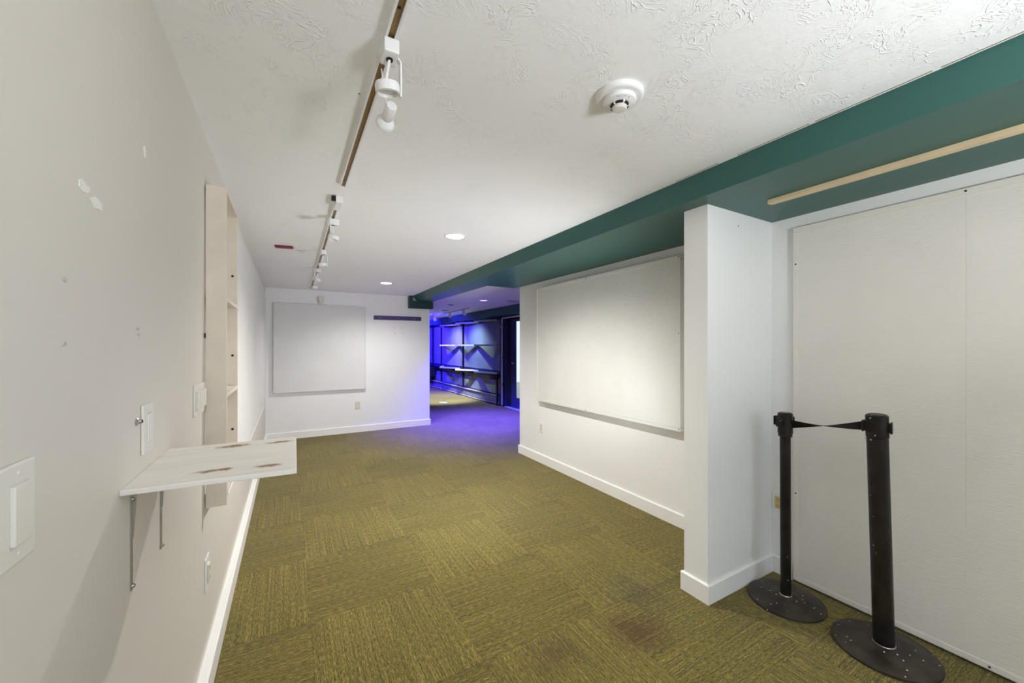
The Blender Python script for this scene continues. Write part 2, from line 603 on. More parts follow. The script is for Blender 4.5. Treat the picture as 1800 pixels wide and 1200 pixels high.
sf = MB()
zb = 2.25
ys = 4.66
for k in range(16):
    ya, yb = -3.0 + (ys + 3.0) * k / 16, -3.0 + (ys + 3.0) * (k + 1) / 16
    sf.hexa([(sx(ya), ya, zb), (XR, ya, zb), (XR, yb, zb), (sx(yb), yb, zb)],
            [(sxt(ya), ya, zc(ya) + .01), (XR, ya, zc(ya) + .01), (XR, yb, zc(yb) + .01), (sxt(yb), yb, zc(yb) + .01)])
for k in range(6):
    ya, yb = ys + (6.9 - ys) * k / 6, ys + (6.9 - ys) * (k + 1) / 6
    ra, rb = 2.281 - .036 * k / 6, 2.281 - .036 * (k + 1) / 6
    sf.hexa([(sx(ya), ya, zb), (ra, ya, zb), (rb, yb, zb), (sx(yb), yb, zb)],
            [(sxt(ya), ya, zc(ya) + .01), (ra, ya, zc(ya) + .01), (rb, yb, zc(yb) + .01), (sxt(yb), yb, zc(yb) + .01)])
soffit = struct(sf.build('trim_1', M_teal), 'long dark teal soffit along the right side of the ceiling')
# paint crack between ceiling and soffit
ck = MB()
for (ya, yb) in ((-1.0, 0.42), (0.44, 0.78), (0.80, 1.10), (1.2, 1.45)):
    ck.hexa([(sxt(ya) - .014, ya, zc(ya) - .0015), (sxt(ya) - .011, ya, zc(ya) - .0015), (sxt(yb) - .009, yb, zc(yb) - .0015), (sxt(yb) - .012, yb, zc(yb) - .0015)],
            [(sxt(ya) - .014, ya, zc(ya) + .002), (sxt(ya) - .011, ya, zc(ya) + .002), (sxt(yb) - .009, yb, zc(yb) + .002), (sxt(yb) - .012, yb, zc(yb) + .002)])
ck.build('seam_crack', M_bronze, ceiling)
# teal beam pocket on the far wall
pk = MB()
pk.box(1.845, 1.905, 6.88, YF, 2.125, 2.36).box(1.905, 2.275, 6.88, YF, 2.125, 2.250)
struct(pk.build('trim_2', M_teal_dk, None, 0.004), 'dark teal beam pocket on the far wall under the soffit end')

# ------------------------------------------------------------------ far room behind the opening
struct(box('wall_far_room_right', (XFR, XFR + 0.12), (8.14, YE), (0, 2.46), M_navy), 'dark panelled wall of the blue-lit far room')
struct(box('wall_far_room_near', (XR + 0.12, XFR + 0.12), (4.45, 4.552), (0, 2.46), M_navy), 'dark near wall of the far room')
struct(box('wall_far_room_corner', (XFR, XFR + 0.12), (4.552, 7.12), (0, 2.46), M_navy), 'dark wall before the glazed door')
struct(box('wall_far_room_lintel', (XFR, XFR + 0.12), (7.12, 8.14), (2.12, 2.46), M_navy), 'dark lintel over the glazed door')
struct(box('wall_far_room_end', (1.3, XFR), (YE, YE + 0.1), (0, 2.46), M_navy), 'dark end wall of the far room')
struct(box('wall_far_room_left', (1.2, 1.3), (YF + 0.12, YE), (0, 2.46), M_navy), 'dark left wall of the far room')
struct(box('trim_3', (4.20, XFR), (4.56, YE), (2.165, 2.36), M_teal), 'blue-lit soffit along the far room wall')
frw = bpy.data.objects['wall_far_room_right']
for (ya, yb) in ((8.42, 10.70), (10.83, 12.62), (12.74, 13.50), (13.62, 14.15)):
    MB().box(XFR - 0.018, XFR, ya, yb, 0.84, 2.10).build('panel', M_panel, frw, 0.004)
    MB().box(XFR - 0.012, XFR, ya, yb, 0.26, 0.70).build('panel', M_panel, frw, 0.004)
for y in (8.36, 10.765, 12.68, 13.56):
    MB().box(XFR - 0.04, XFR, y - 0.045, y + 0.045, 0.26, 2.165).build('post', M_blackp, frw, 0.004)

# glazed door of the far room
door = struct(MB().box(XFR + 0.01, XFR + 0.07, 7.98, 8.14, 0, 2.12).box(XFR + 0.01, XFR + 0.07, 7.12, 7.22, 0, 2.12)
              .box(XFR + 0.01, XFR + 0.07, 7.22, 7.98, 2.06, 2.12).build('door_1', M_blackp, None, 0.004), 'black framed glazed door in the far room')
MB().box(XFR + 0.02, XFR + 0.06, 7.77, 7.975, 0.02, 2.055).box(XFR + 0.02, XFR + 0.06, 7.225, 7.33, 0.02, 2.055).box(
    XFR + 0.02, XFR + 0.06, 7.33, 7.77, 0.02, 0.26).box(XFR + 0.02, XFR + 0.06, 7.33, 7.77, 2.02, 2.055).build('door_leaf', M_navy, door, 0.003)
MB().box(XFR + 0.036, XFR + 0.044, 7.33, 7.77, 0.26, 2.02).build('pane', M_glass, door)
MB().tube([(XFR + 0.02, 7.86, 1.06), (XFR - 0.03, 7.86, 1.06), (XFR - 0.04, 7.84, 1.06), (XFR - 0.04, 7.76, 1.05)], 0.010).build('door_handle', M_steel, door, smooth=True)
MB().box(XFR - 0.06, XFR + 0.07, 7.12, 8.14, 0.0, 0.018).build('threshold', M_pipe, door, 0.003)
struct(box('ground', (XFR + 0.12, 12.0), (2, 14), (-0.2, -0.05), M_ground), 'pale paving outside the glazed door')

# ------------------------------------------------------------------ display boards


def display_board(name, label, axis, a0, a1, z0, z1, face, wall, fw, panel_mat, seams=(), screws=(), edge_shift=0.004):
    """framed board; axis 'x': hangs on a wall facing x, runs along y; axis 'y': runs along x"""
    sgn = 1 if wall > face else -1            # body lies between face and wall

    def put(m, a, b, c, d, f0, f1):
        lo, hi = min(f0, f1), max(f0, f1)
        if axis == 'x':
            m.box(lo, hi, a, b, c, d)
        else:
            m.box(a, b, lo, hi, c, d)
        return m
    base = (wall, (a0 + a1) / 2, z0) if axis == 'x' else ((a0 + a1) / 2, wall, z0)
    t = thing(name, label, 'display board', base)
    cuts = [a0 + fw] + list(seams) + [a1 - fw]
    for k in range(len(cuts) - 1):
        put(MB(), cuts[k] + .0002, cuts[k + 1] - .0002, z0 + fw, z1 - fw, face + sgn * edge_shift, wall - sgn * .002).build('panel', panel_mat, t, 0.0004, seg=1)
    for (a, b, c, d) in ((a0, a1, z1 - fw, z1), (a0, a1, z0, z0 + fw), (a0, a0 + fw, z0 + fw, z1 - fw), (a1 - fw, a1, z0 + fw, z1 - fw)):
        put(MB(), a + .0005, b - .0005, c + .0005, d - .0005, face, wall - sgn * .001).build('frame_strip', panel_mat, t, 0.0025)
    for (a, z) in screws:
        if axis == 'x':
            M = axis_to((face + sgn * .002, a, z), (face - sgn * .003, a, z))
        else:
            M = axis_to((a, face + sgn * .002, z), (a, face - sgn * .003, z))
        MB().lathe([(.0045, 0), (.0045, .003), (.003, .0045)], 10, M).build('screw', M_dark, t)
    return t


display_board('display_board', 'large white display board on the right wall beyond the stub partition', 'x', 1.985, 4.03, 0.780, 2.160, 2.640, XR, 0.028,
              M_board, screws=((1.998, 2.147), (1.998, 1.55), (1.998, .80), (3.1, 2.146), (3.1, .794)))
display_board('display_board', 'tall white display board behind the rope stanchions', 'x', -0.70, 1.226, 0.016, 2.175, 2.690, XR, 0.030,
              M_board_n, seams=(0.52,), screws=((1.211, 1.95), (0.52, 2.16), (0.2, 2.16), (0.45, 0.03), (1.211, .55)))
display_board('display_board', 'square white display board on the far wall', 'y', -0.215, 1.125, 0.730, 2.112, 6.945, YF, 0.026, M_board_h,
              screws=((0.43, 2.10), (1.11, 0.75)))
display_board('display_board', 'long white display board on the left wall beyond the bookcase', 'x', 2.62, 6.40, 0.630, 2.235, -0.290, XL, 0.02, M_board, seams=(4.5,),
              screws=((3.05, 1.68), (4.6, 2.225)))

# ------------------------------------------------------------------ left wall: bookcase, shelf, plates
bc = thing('wall_bookcase', 'tall shallow birch bookcase hung on the left wall', 'bookcase', (XL, 2.33, 0.75))
bx0, bx1 = -0.315, -0.241
p1 = MB().box(bx0, bx1, 2.119, 2.137, 0.748, 2.150).build('side_panel', M_ply, bc, 0.0015)
p2 = MB().box(bx0, bx1, 2.530, 2.548, 0.748, 2.150).build('side_panel', M_ply, bc, 0.0015)
MB().box(bx0, bx1, 2.137, 2.530, 2.132, 2.150).build('top_panel', M_ply, bc, 0.0015)
for z in (1.648, 1.222, 0.790):
    MB().box(bx0, bx1, 2.137, 2.530, z, z + .018).build('shelf', M_ply, bc, 0.0015)
for z in (1.40, 1.82, 1.01):
    MB().lathe([(.006, 0), (.006, .003), (.004, .004)], 12, axis_to((-0.263, 2.531, z), (-0.263, 2.526, z))).build('fixing_cap', M_dark, p2)
MB().lathe([(.0022, 0), (.0022, .0015)], 10, axis_to((-0.288, 2.1195, 1.668), (-0.288, 2.117, 1.668))).build('nail_hole', M_scuff, p1)
MB().lathe([(.0022, 0), (.0022, .0015)], 10, axis_to((-0.258, 2.1195, 1.668), (-0.258, 2.117, 1.668))).build('nail_hole', M_scuff, p1)
MB().box(XL, bx0, 2.115, 2.130, 1.485, 1.505).build('spacer', M_dark, bc)

ws = thing('wall_shelf', 'whitewashed pine shelf with brown knots on the left wall', 'shelf', (XL, 1.35, 0.88))
sb = MB()
sb.hexa([(XL, 1.152, 1.1245), (.016, 1.136, 1.1245), (.020, 1.542, 1.1245), (XL, 1.552, 1.1245)],
        [(XL, 1.152, 1.137), (.016, 1.136, 1.137), (.020, 1.542, 1.137), (XL, 1.552, 1.137)])
sb.build('shelf_board', M_pine, ws, 0.002)
for (y, zl) in ((1.222, 0.884), (1.462, 0.872)):
    b = MB().box(XL, XL + .003, y - .004, y + .004, zl, 1.1245).box(XL, XL + .20, y - .004, y + .004, 1.1215, 1.1245)
    b.hexa([(XL + .003, y - .001, zl + .12), (XL + .003, y + .001, zl + .12), (XL + .003, y + .001, 1.1215), (XL + .003, y - .001, 1.1215)],
           [(XL + .005, y - .001, zl + .12), (XL + .005, y + .001, zl + .12), (XL + .012, y + .001, 1.1215), (XL + .012, y - .001, 1.1215)])
    br = b.build('bracket', M_steel, ws)
    for z in (zl + .010, 1.095):
        MB().lathe([(.0055, 0), (.0055, .002), (.0035, .005), (.001, .006)], 12, axis_to((XL + .003, y, z), (XL + .02, y, z))).build('screw', M_steel, br, smooth=True)


def wall_plate(name, label, cat, axis, sgn, wall, a, z, w, h, inserts, plate=None, ins=None, group=None, slots=False):
    """cover plate on a wall; inserts: list of (offset, width, height, proud)"""
    plate = plate or M_plastic
    ins = ins or M_plastic

    def bx_(a0, a1, z0, z1, d0, d1):
        lo, hi = sorted((wall + sgn * d0, wall + sgn * d1))
        return MB().box(lo, hi, a0, a1, z0, z1) if axis == 'x' else MB().box(a0, a1, lo, hi, z0, z1)
    base = (wall, a, z - h / 2) if axis == 'x' else (a, wall, z - h / 2)
    t = thing(name, label, cat, base, group)
    bx_(a - w / 2, a + w / 2, z - h / 2, z + h / 2, 0, .006).build('cover_plate', plate, t, 0.003)
    for (o, iw, ih, pr_) in inserts:
        bx_(a + o - iw / 2 - .0025, a + o + iw / 2 + .0025, z - ih / 2 - .0025, z + ih / 2 + .0025, .0045, .0064).build('insert_frame', M_gap, t)
        r = bx_(a + o - iw / 2, a + o + iw / 2, z - ih / 2, z + ih / 2, .004, .0062 + pr_).build('receptacle' if slots else 'rocker', ins, t, 0.0012)
        if slots:
            for dz in (-ih * .26, ih * .26):
                for da in (-.006, .006):
                    bx_(a + o + da - .0012, a + o + da + .0012, z + dz - .004, z + dz + .006, .005, .0066 + pr_).build('slot', M_dark, r)
                bx_(a + o - .002, a + o + .002, z + dz - .012, z + dz - .008, .005, .0066 + pr_).build('slot', M_dark, r)
    for dz in (-h * .40, h * .40):
        p0 = (wall + sgn * .005, a, z + dz) if axis == 'x' else (a, wall + sgn * .005, z + dz)
        p1_ = (wall + sgn * .02, a, z + dz) if axis == 'x' else (a, wall + sgn * .02, z + dz)
        MB().lathe([(.003, 0), (.003, .0014), (.002, .002)], 10, axis_to(p0, p1_)).build('screw', M_plastic, t)
    return t


wall_plate('light_switch', 'single rocker light switch nearest the camera on the left wall', 'light switch', 'x', 1, XL, 0.778, 1.227, 0.082, 0.134,
           [(0, .038, .078, .005)])
wall_plate('light_switch', 'slim white switch plate between the pine shelf and the near switch', 'light switch', 'x', 1, XL, 1.333, 1.241, 0.084, 0.124,
           [(0.004, .030, .072, .002)])
wall_plate('light_switch', 'four-gang white switch plate beside the birch bookcase', 'light switch', 'x', 1, XL, 1.995, 1.237, 0.205, 0.124,
           [(o, .032, .070, .008) for o in (-.066, -.022, .022, .066)])
wall_plate('power_outlet', 'white outlet low on the left wall under the bookcase', 'power outlet', 'x', 1, XL, 2.16, 0.452, 0.085, 0.145,
           [(0, .036, .080, .008)], plate=M_plastic_w, slots=True)
wall_plate('power_outlet', 'small cream outlet under the large board on the right wall', 'power outlet', 'x', -1, XR, 4.024, 0.440, 0.085, 0.122,
           [(0, .036, .075, .002)], plate=M_plastic_w, ins=M_cream, slots=True)
wall_plate('power_outlet', 'cream outlet on the far wall under the square board', 'power outlet', 'y', -1, YF, 0.998, 0.447, 0.080, 0.125,
           [(0, .036, .075, .002)], plate=M_cream, ins=M_plastic, slots=True)
wall_plate('power_outlet', 'tan outlet with white plate in the niche behind the left stanchion', 'power outlet', 'x', -1, XR, 1.322, 0.450, 0.074, 0.118,
           [(0, .036, .075, .002)], plate=M_plastic_w, ins=M_ivory, slots=True)

an = thing('wall_anchor', 'small metal wall anchor beside the slim switch plate', 'wall anchor', (XL, 1.262, 1.268))
MB().lathe([(.010, 0), (.010, .002), (.006, .005), (.005, .010), (.002, .011)], 14, axis_to((XL, 1.262, 1.268), (XL + .1, 1.262, 1.268))).build('anchor_collar', M_steel, an, smooth=True)
MB().lathe([(.0035, .010), (.0035, .0115)], 10, axis_to((XL, 1.262, 1.268), (XL + .1, 1.262, 1.268))).build('anchor_hole', M_dark, an)

# marks on the left wall: tape scar, filler dab, screw-hole scuffs


def blob(name, mat, y, z, ry, rz, seed, parent=wall_left, x=XL, th=.0012):
    r = random.Random(seed)
    n = 14
    ring = []
    for k in range(n):
        a = 2 * math.pi * k / n
        q = r.uniform(0.65, 1.1)
        ring.append((y + ry * q * math.cos(a), z + rz * q * math.sin(a)))
    return MB().hexa([(x - .001, *p) for p in ring], [(x + th, *p) for p in ring]).build(name, mat, parent)


blob('filler_dab', M_patch, 1.324, 1.945, .010, .016, 1)
blob('tape_scar', M_patch, 0.985, 1.735, .022, .012, 2)
blob('tape_scar', M_patch, 1.035, 1.722, .034, .011, 3)
for k, (y, z) in enumerate(((0.916, 1.559), (0.916, 1.453), (1.272, 1.492), (1.276, 1.478))):
    blob('scuff_mark', M_scuff, y, z, .0080, .0045, 10 + k)
for k, (x_, z_) in enumerate(((2.344, 2.172),)):
    MB().lathe([(.004, 0), (.004, .001)], 10, axis_to((x_, 1.361, z_), (x_, 1.3, z_))).build('nail_hole', M_dark, wall_part)

# ------------------------------------------------------------------ far wall bits
ps = thing('hanging_rail', 'narrow violet wooden strip screwed to the far wall', 'wall strip', (1.67, YF, 1.905))
MB().hexa([(1.256, 6.984, 1.905), (2.083, 6.984, 1.907), (2.083, YF, 1.907), (1.256, YF, 1.905)],
          [(1.256, 6.984, 1.976), (2.083, 6.984, 1.979), (2.083, YF, 1.979), (1.256, YF, 1.976)]).build('strip', M_purple, ps, 0.0015)
for x in (1.36, 1.67, 1.96):
    MB().lathe([(.0055, 0), (.0055, .003)], 10, axis_to((x, 6.985, 1.942), (x, 6.9, 1.942))).build('screw', M_plastic_w, ps)
for (x, z) in ((1.614, 1.765), (1.745, 1.765), (1.614, 1.672), (1.743, 1.67)):
    MB().lathe([(.008, 0), (.008, .0012)], 10, axis_to((x, YF, z), (x, 6.9, z))).build('screw_hole', M_scuff, wall_far)
for k, (x, z, w, h) in enumerate(((1.36, 1.755, .05, .006), (1.37, 1.715, .04, .005), (1.38, 1.678, .055, .006), (1.29, 1.655, .05, .005), (1.452, 1.715, .006, .03))):
    MB().box(x - w, x + w, YF - .001, YF + .001, z - h, z + h).build('patch', M_patch, wall_far)
sn = thing('wall_sensor', 'small clear plastic sensor above the square board', 'sensor', (0.433, YF, 2.135))
MB().lathe([(.030, 0), (.040, .06), (.046, .085), (.046, .095)], 20, Matrix.Translation((0.433, 6.955, 2.135))).build('cup', M_plastic, sn, smooth=True)
MB().box(0.385, 0.481, 6.96, YF, 2.215, 2.235).build('mount_plate', M_scuff, sn, 0.002)

# ------------------------------------------------------------------ ceiling devices
def can_light(label, x, y, mat, trim_mat, group=None, r=.094, cat='recessed light'):
    z = zc(y)
    t = thing('recessed_light', label, cat, (x, y, z), group)
    Mx = Matrix.Translation((x, y, z))
    MB().lathe([(r, .003), (r, -.003), (r * .93, -.006), (r * .80, -.004), (r * .78, .001)], 40, Mx, cap=False).build('trim_ring', trim_mat, t, smooth=True)
    MB().lathe([(r * .79, -.0035), (r * .79, .002)], 40, Mx).build('lens', mat, t)
    return t


can_light('glowing round recessed light nearest the camera in the white ceiling', 1.201, 3.062, M_lamp, M_plastic_w)
can_light('glowing round recessed light nearest the far wall in the white ceiling', 1.200, 5.730, M_lamp, M_plastic_w)
for (x, y) in ((1.201, 3.062), (1.200, 5.73)):
    lamp('recessed_lamp_light', 'SPOT', (x, y, zc(y) - .012), SUN_CAN * (1.0 if y < 4 else 0.60), (1.0, 0.965, 0.915), (x, y, 0), spot_size=math.radians(154), spot_blend=0.75,
         shadow_soft_size=0.05)

sd = thing('smoke_detector', 'round white smoke detector on the ceiling', 'smoke detector', (1.06, 1.055, zc(1.055)))
Ms = Matrix.Translation((1.06, 1.055, zc(1.055))) @ Matrix.Rotation(math.pi, 4, 'X') @ Matrix.Diagonal((1, 1, 0.78, 1))
MB().lathe([(.086, -.002), (.086, .012), (.082, .020), (.076, .024), (.060, .022)], 48, Ms).build('base_ring', M_plastic_w, sd, smooth=True)
MB().lathe([(.058, .020), (.060, .030), (.057, .040), (.046, .046), (.030, .050)], 48, Ms).build('body', M_plastic_w, sd, smooth=True)
MB().lathe([(.0335, .044), (.0335, .0575)], 32, Ms).build('sensor_gap', M_dark, sd)
for k in range(6):
    a = k * math.pi / 3 + .3
    MB().box(-.003, .003, .024, .0355, .046, .058, Ms @ Matrix.Rotation(a, 4, 'Z')).build('rib', M_plastic_w, sd)
MB().lathe([(.027, .057), (.027, .066), (.022, .072), (.008, .074)], 32, Ms).build('sensor_cap', M_plastic, sd, smooth=True)
MB().box(-.003, .003, -.016, .016, .042, .0445, Ms @ Matrix.Rotation(2.2, 4, 'Z') @ Matrix.Translation((.0475, 0, .0002))).build('rating_label', M_scuff, sd)
for a in (-0.5, 1.6):
    MB().lathe([(.0022, .040), (.0022, .0452)], 10, Ms @ Matrix.Rotation(a, 4, 'Z') @ Matrix.Translation((.048, 0, 0))).build('indicator', M_dark, sd)

rz = zc(4.1)
rt = tag(MB().hexa([(-.118, 4.10, rz - .016), (.022, 4.07, rz - .016), (.032, 4.13, rz - .016), (-.108, 4.16, rz - .016)],
                   [(-.118, 4.10, rz), (.022, 4.07, rz), (.032, 4.13, rz), (-.108, 4.16, rz)]).build('tape_strip', M_red, None, .002),
         'short dark red strip stuck to the ceiling', 'tape')


def track(label, x0, y0, x1, y1):
    t = thing('light_track', label, 'light track', (x0, y0, zc(y0)))
    for (a, b, d, mat, nm) in ((-.0165, -.0095, .020, M_plastic_w, 'track_rail'), (.0095, .0165, .020, M_plastic_w, 'track_rail'), (-.0095, .0095, .014, M_bronze, 'track_channel')):
        MB().hexa([(x0 + a, y0, zc(y0) - d), (x0 + b, y0, zc(y0) - d), (x1 + b, y1, zc(y1) - d), (x1 + a, y1, zc(y1) - d)],
                  [(x0 + a, y0, zc(y0) + .002), (x0 + b, y0, zc(y0) + .002), (x1 + b, y1, zc(y1) + .002), (x1 + a, y1, zc(y1) + .002)]).build(nm, mat, t)
    return t


tr1 = track('light track with bronze channel running out over the camera', 0.256, -0.6, 0.262, 2.395)
for y in (1.065, 2.31):
    MB().lathe([(.005, 0), (.005, .002)], 10, axis_to((.258, y, zc(y) - .0135), (.258, y, zc(y) - .1))).build('screw_hole', M_dark, tr1)
tr2 = track('light track with white lamps running towards the far wall', 0.262, 2.60, 0.285, 6.70)
MB().box(.245, .283, 2.585, 2.75, zc(2.6) - .045, zc(2.6) - .002).build('power_feed', M_plastic_w, tr2, .003)
MB().box(.222, .245, 2.60, 2.625, zc(2.6) - .030, zc(2.6) - .004).build('feed_shadow', M_dark, tr2, .003)  # dark block standing in for the shadow beside the power feed


def make_track_light():
    """hangs from local z = 0 (track underside); yoke arm on +x"""
    t = thing('track_light', 'x', 'track light')
    MB().box(-.022, .022, -.035, .035, -.038, .004).build('adapter', M_plastic_w, t, .004)
    MB().lathe([(.010, -.042), (.010, -.037)], 16).build('cord_grommet', M_dark, t)
    cord = [(0, .006 * math.sin(k / 8 * 3.0), -.038 - .085 * k / 8) for k in range(9)]
    MB().tube([(x - .012 * k / 8, y, z) for k, (x, y, z) in enumerate(cord)], .0045, 8).build('cord', M_plastic_w, t, smooth=True)
    MB().hexa([(.020, -.010, -.032), (.026, -.010, -.032), (.026, .010, -.032), (.020, .010, -.032)],
              [(.020, -.010, -.026), (.026, -.010, -.026), (.026, .010, -.026), (.020, .010, -.026)])
    arm = MB()
    pts = [(.020, -.030), (.030, -.042), (.031, -.125), (.030, -.145)]
    for (xa, za), (xb, zb_) in zip(pts[:-1], pts[1:]):
        arm.hexa([(xa, -.009, za), (xa + .005, -.009, za), (xa + .005, .009, za), (xa, .009, za)], [(xb, -.009, zb_), (xb + .005, -.009, zb_), (xb + .005, .009, zb_), (xb, .009, zb_)])
    arm.build('yoke_arm', M_plastic_w, t)
    R = Matrix.Translation((-.006, 0, -.124)) @ Matrix.Rotation(math.radians(-8), 4, 'Y') @ Matrix.Rotation(math.radians(10), 4, 'X')
    ring = MB().lathe([(.020, .012), (.034, .010), (.036, .004), (.036, -.016), (.031, -.018), (.028, -.006)], 28, R).build('gimbal_ring', M_plastic_w, t, smooth=True)
    MB().lathe([(.027, -.010), (.018, -.006), (.004, -.004)], 24, R).build('lamp_face', M_plastic, ring, smooth=True)
    return t


tl = make_track_light()
tl.location = (0.262, 1.205, zc(1.2) - .0245)
tl['label'] = 'white track light nearest the camera, beside the loose lamp'
tl['group'] = 'white lamps on the ceiling tracks'
spots = ((0.268, 3.02, 1.9, 'white track light next to the power feed on the farther track'),
         (0.272, 4.02, 0.15, 'white track light in the middle of the farther track'),
         (0.278, 4.98, 2.4, 'white track light third along the farther track'),
         (0.282, 5.55, 0.6, 'white track light closest to the far wall'))
for (x, y, rz, lab) in spots:
    c = copy_tree(tl)
    c.location = (x, y, zc(y) - .0245)
    c.rotation_euler = (0, 0, rz)
    c['label'] = lab
# loose spot lamp hung behind the first track light
lp = thing('spot_lamp', 'loose white spot lamp with flared rim hanging behind the nearest track light', 'spot lamp', (0.277, 1.33, 2.207))
A = (0.279, 1.250, 2.206)
B = (0.275, 1.338, 2.186)
ML = axis_to(A, B)
MB().lathe([(.0155, 0), (.0175, .003), (.0175, .055), (.015, .062)], 28, ML).build('lamp_neck', M_plastic_w, lp, smooth=True)
MB().lathe([(.014, .058), (.026, .070), (.030, .078), (.030, .086), (.027, .089)], 32, ML).build('lamp_rim', M_plastic_w, lp, smooth=True)
MB().tube([(.278, 1.30, 2.212), (.272, 1.315, 2.27), (.262, 1.325, zc(1.32) - .016)], .0022, 8).build('hanger_wire', M_plastic_w, lp)
for (x, y) in ((.222, 1.52), (.262, 1.62), (.247, 1.86)):
    MB().lathe([(.003, 0), (.003, .001)], 10, axis_to((x, y, zc(y)), (x, y, zc(y) - 1))).build('screw_hole', M_dark, ceiling)

# wooden strip under the soffit
wd = thing('wooden_strip', 'pale raw wood strip under the teal soffit above the stanchions', 'wood strip', (2.31, 0.2, 2.25))
MB().hexa([(2.272, 1.16, 2.228), (2.312, 1.16, 2.228), (2.350, -0.9, 2.228), (2.310, -0.9, 2.228)],
          [(2.272, 1.16, 2.250), (2.312, 1.16, 2.250), (2.350, -0.9, 2.250), (2.310, -0.9, 2.250)]).build('batten', M_wood, wd, .002)
MB().hexa([(2.314, 1.155, 2.232), (2.326, 1.155, 2.232), (2.364, -0.9, 2.232), (2.352, -0.9, 2.232)],
          [(2.314, 1.155, 2.250), (2.326, 1.155, 2.250), (2.364, -0.9, 2.250), (2.352, -0.9, 2.250)]).build('lip', M_wood, wd, .0015)

# ------------------------------------------------------------------ rope stanchions


def stanchion(label, bx_, by_, R_, top, pr_, hr, head_len, mat):
    t = thing('rope_stanchion', label, 'stanchion', (bx_, by_, 0))
    Mb = Matrix.Translation((bx_, by_, 0))
    MB().lathe([(R_ - .012, .001), (R_, .004), (R_, .013), (R_ - .006, .017), (R_ * .55, .023), (R_ * .34, .027), (R_ * .28, .032), (pr_ + .004, .036)], 64, Mb).build('base_plate', M_base, t, smooth=True)
    foot = Vector((bx_, by_, .034))
    top = Vector(top)
    L = (top - foot).length
    Mp = axis_to(foot, top)
    MB().lathe([(pr_ + .0035, 0), (pr_ + .0035, .003), (pr_ + .001, .006)], 32, Mp).build('collar', M_steel, t, smooth=True)
    MB().lathe([(pr_, 0), (pr_, L - head_len + .01)], 36, Mp).build('pole', mat, t, smooth=True)
    hd = MB().lathe([(pr_ + .0005, L - head_len), (hr - .003, L - head_len + .002), (hr - .003, L - head_len + .018), (hr, L - head_len + .020), (hr, L - .006), (hr - .004, L - .001), (hr - .012, L)], 36, Mp).build('head', M_black, t, smooth=True)
    MB().lathe([(hr - .008, L - .002), (hr - .010, L + .0015)], 32, Mp).build('head_cap', mat, hd)
    return t, Mp, L


sA, MA, LA = stanchion('thin black stanchion with collared head standing in the niche corner', 2.455, 1.155, 0.186, (2.455, 1.158, 1.070), .0262, .0370, .135, M_black_w)
sB, MB_, LB = stanchion('thick black stanchion leaning slightly, nearest the camera', 2.462, 0.735, 0.196, (2.400, 0.742, 1.128), .0395, .0420, .125, M_black)


def clips(t, Mx, L, hr, angs, dz):
    for a in angs:
        Mr = Mx @ Matrix.Rotation(a, 4, 'Z')
        c = MB().box(hr - .004, hr + .016, -.013, .013, L - dz - .022, L - dz + .022, Mr).box(hr + .012, hr + .019, -.018, .018, L - dz - .026, L - dz + .026, Mr)
        c.build('belt_clip', M_black, t, .002)


def ang_to(Mx, p):
    q = Mx.inverted() @ Vector(p)
    return math.atan2(q.y, q.x)


aA = ang_to(MA, (2.40, 0.742, 1.03))
aB = ang_to(MB_, (2.455, 1.158, 1.06))
clips(sA, MA, LA, .037, (aA + math.pi, aA + math.pi / 2, aA - math.pi / 2), .050)
clips(sB, MB_, LB, .034, (aB + .25, aB + math.pi + .3, aB - math.pi / 2), .058)
for (aa, z) in ((2.9, .010), (2.9, .115), (-2.5, .115), (-1.7, .115), (-1.7, .012)):
    Mr = MB_ @ Matrix.Rotation(aa, 4, 'Z')
    MB().lathe([(.0035, .040), (.0035, .0445), (.002, .0455)], 12, Mr @ Matrix.Translation((0, 0, LB - z)) @ Matrix.Rotation(math.pi / 2, 4, 'Y')).build('screw', M_steel, sB)
# twisted belt from the near head to the far head
P0 = MB_ @ Vector((.030 * math.cos(aB), .030 * math.sin(aB), LB - .056))
P1 = MA @ Vector((.034 * math.cos(aA), .034 * math.sin(aA), LA - .058))
WRAP = 1
d = (P1 - P0)
side = d.cross(Vector((0, 0, 1))).normalized()
vs, n = [], 28
for k in range(n + 1):
    u = k / n
    a = math.acos(max(-1, min(1, 1 - 2 * u)))
    c = P0.lerp(P1, u) + Vector((0, 0, -.006 * math.sin(math.pi * u)))
    up = Vector((0, 0, math.cos(a))) + side * math.sin(a)
    nr = (d.normalized()).cross(up) * .0008
    for (q, e) in ((.024, 1), (-.024, 1), (-.024, -1), (.024, -1)):
        vs.append(c + up * q + nr * e)
fs = []
for k in range(n):
    for e in range(4):
        e2 = (e + 1) % 4
        fs.append((4 * k + e, 4 * k + e2, 4 * k + 4 + e2, 4 * k + 4 + e))
fs += [(3, 2, 1, 0), tuple(4 * n + e for e in range(4))]
belt = MB().add(vs, fs).build('retractable_belt', M_belt, sB, smooth=True)
vs, fs, n = [], [], 12
for k in range(n + 1):
    a = aB + (1.9 * k / n) * WRAP
    for (rr, zz) in ((.0425, -.024), (.0440, -.024), (.0440, .024), (.0425, .024)):
        vs.append(MB_ @ Vector((rr * math.cos(a), rr * math.sin(a), LB - .056 + zz)))
for k in range(n):
    for e in range(4):
        e2 = (e + 1) % 4
        fs.append((4 * k + e, 4 * k + e2, 4 * k + 4 + e2, 4 * k + 4 + e))
fs += [(3, 2, 1, 0), tuple(4 * n + e for e in range(4))]
MB().add(vs, fs).build('belt_wrap', M_belt, belt, smooth=True)

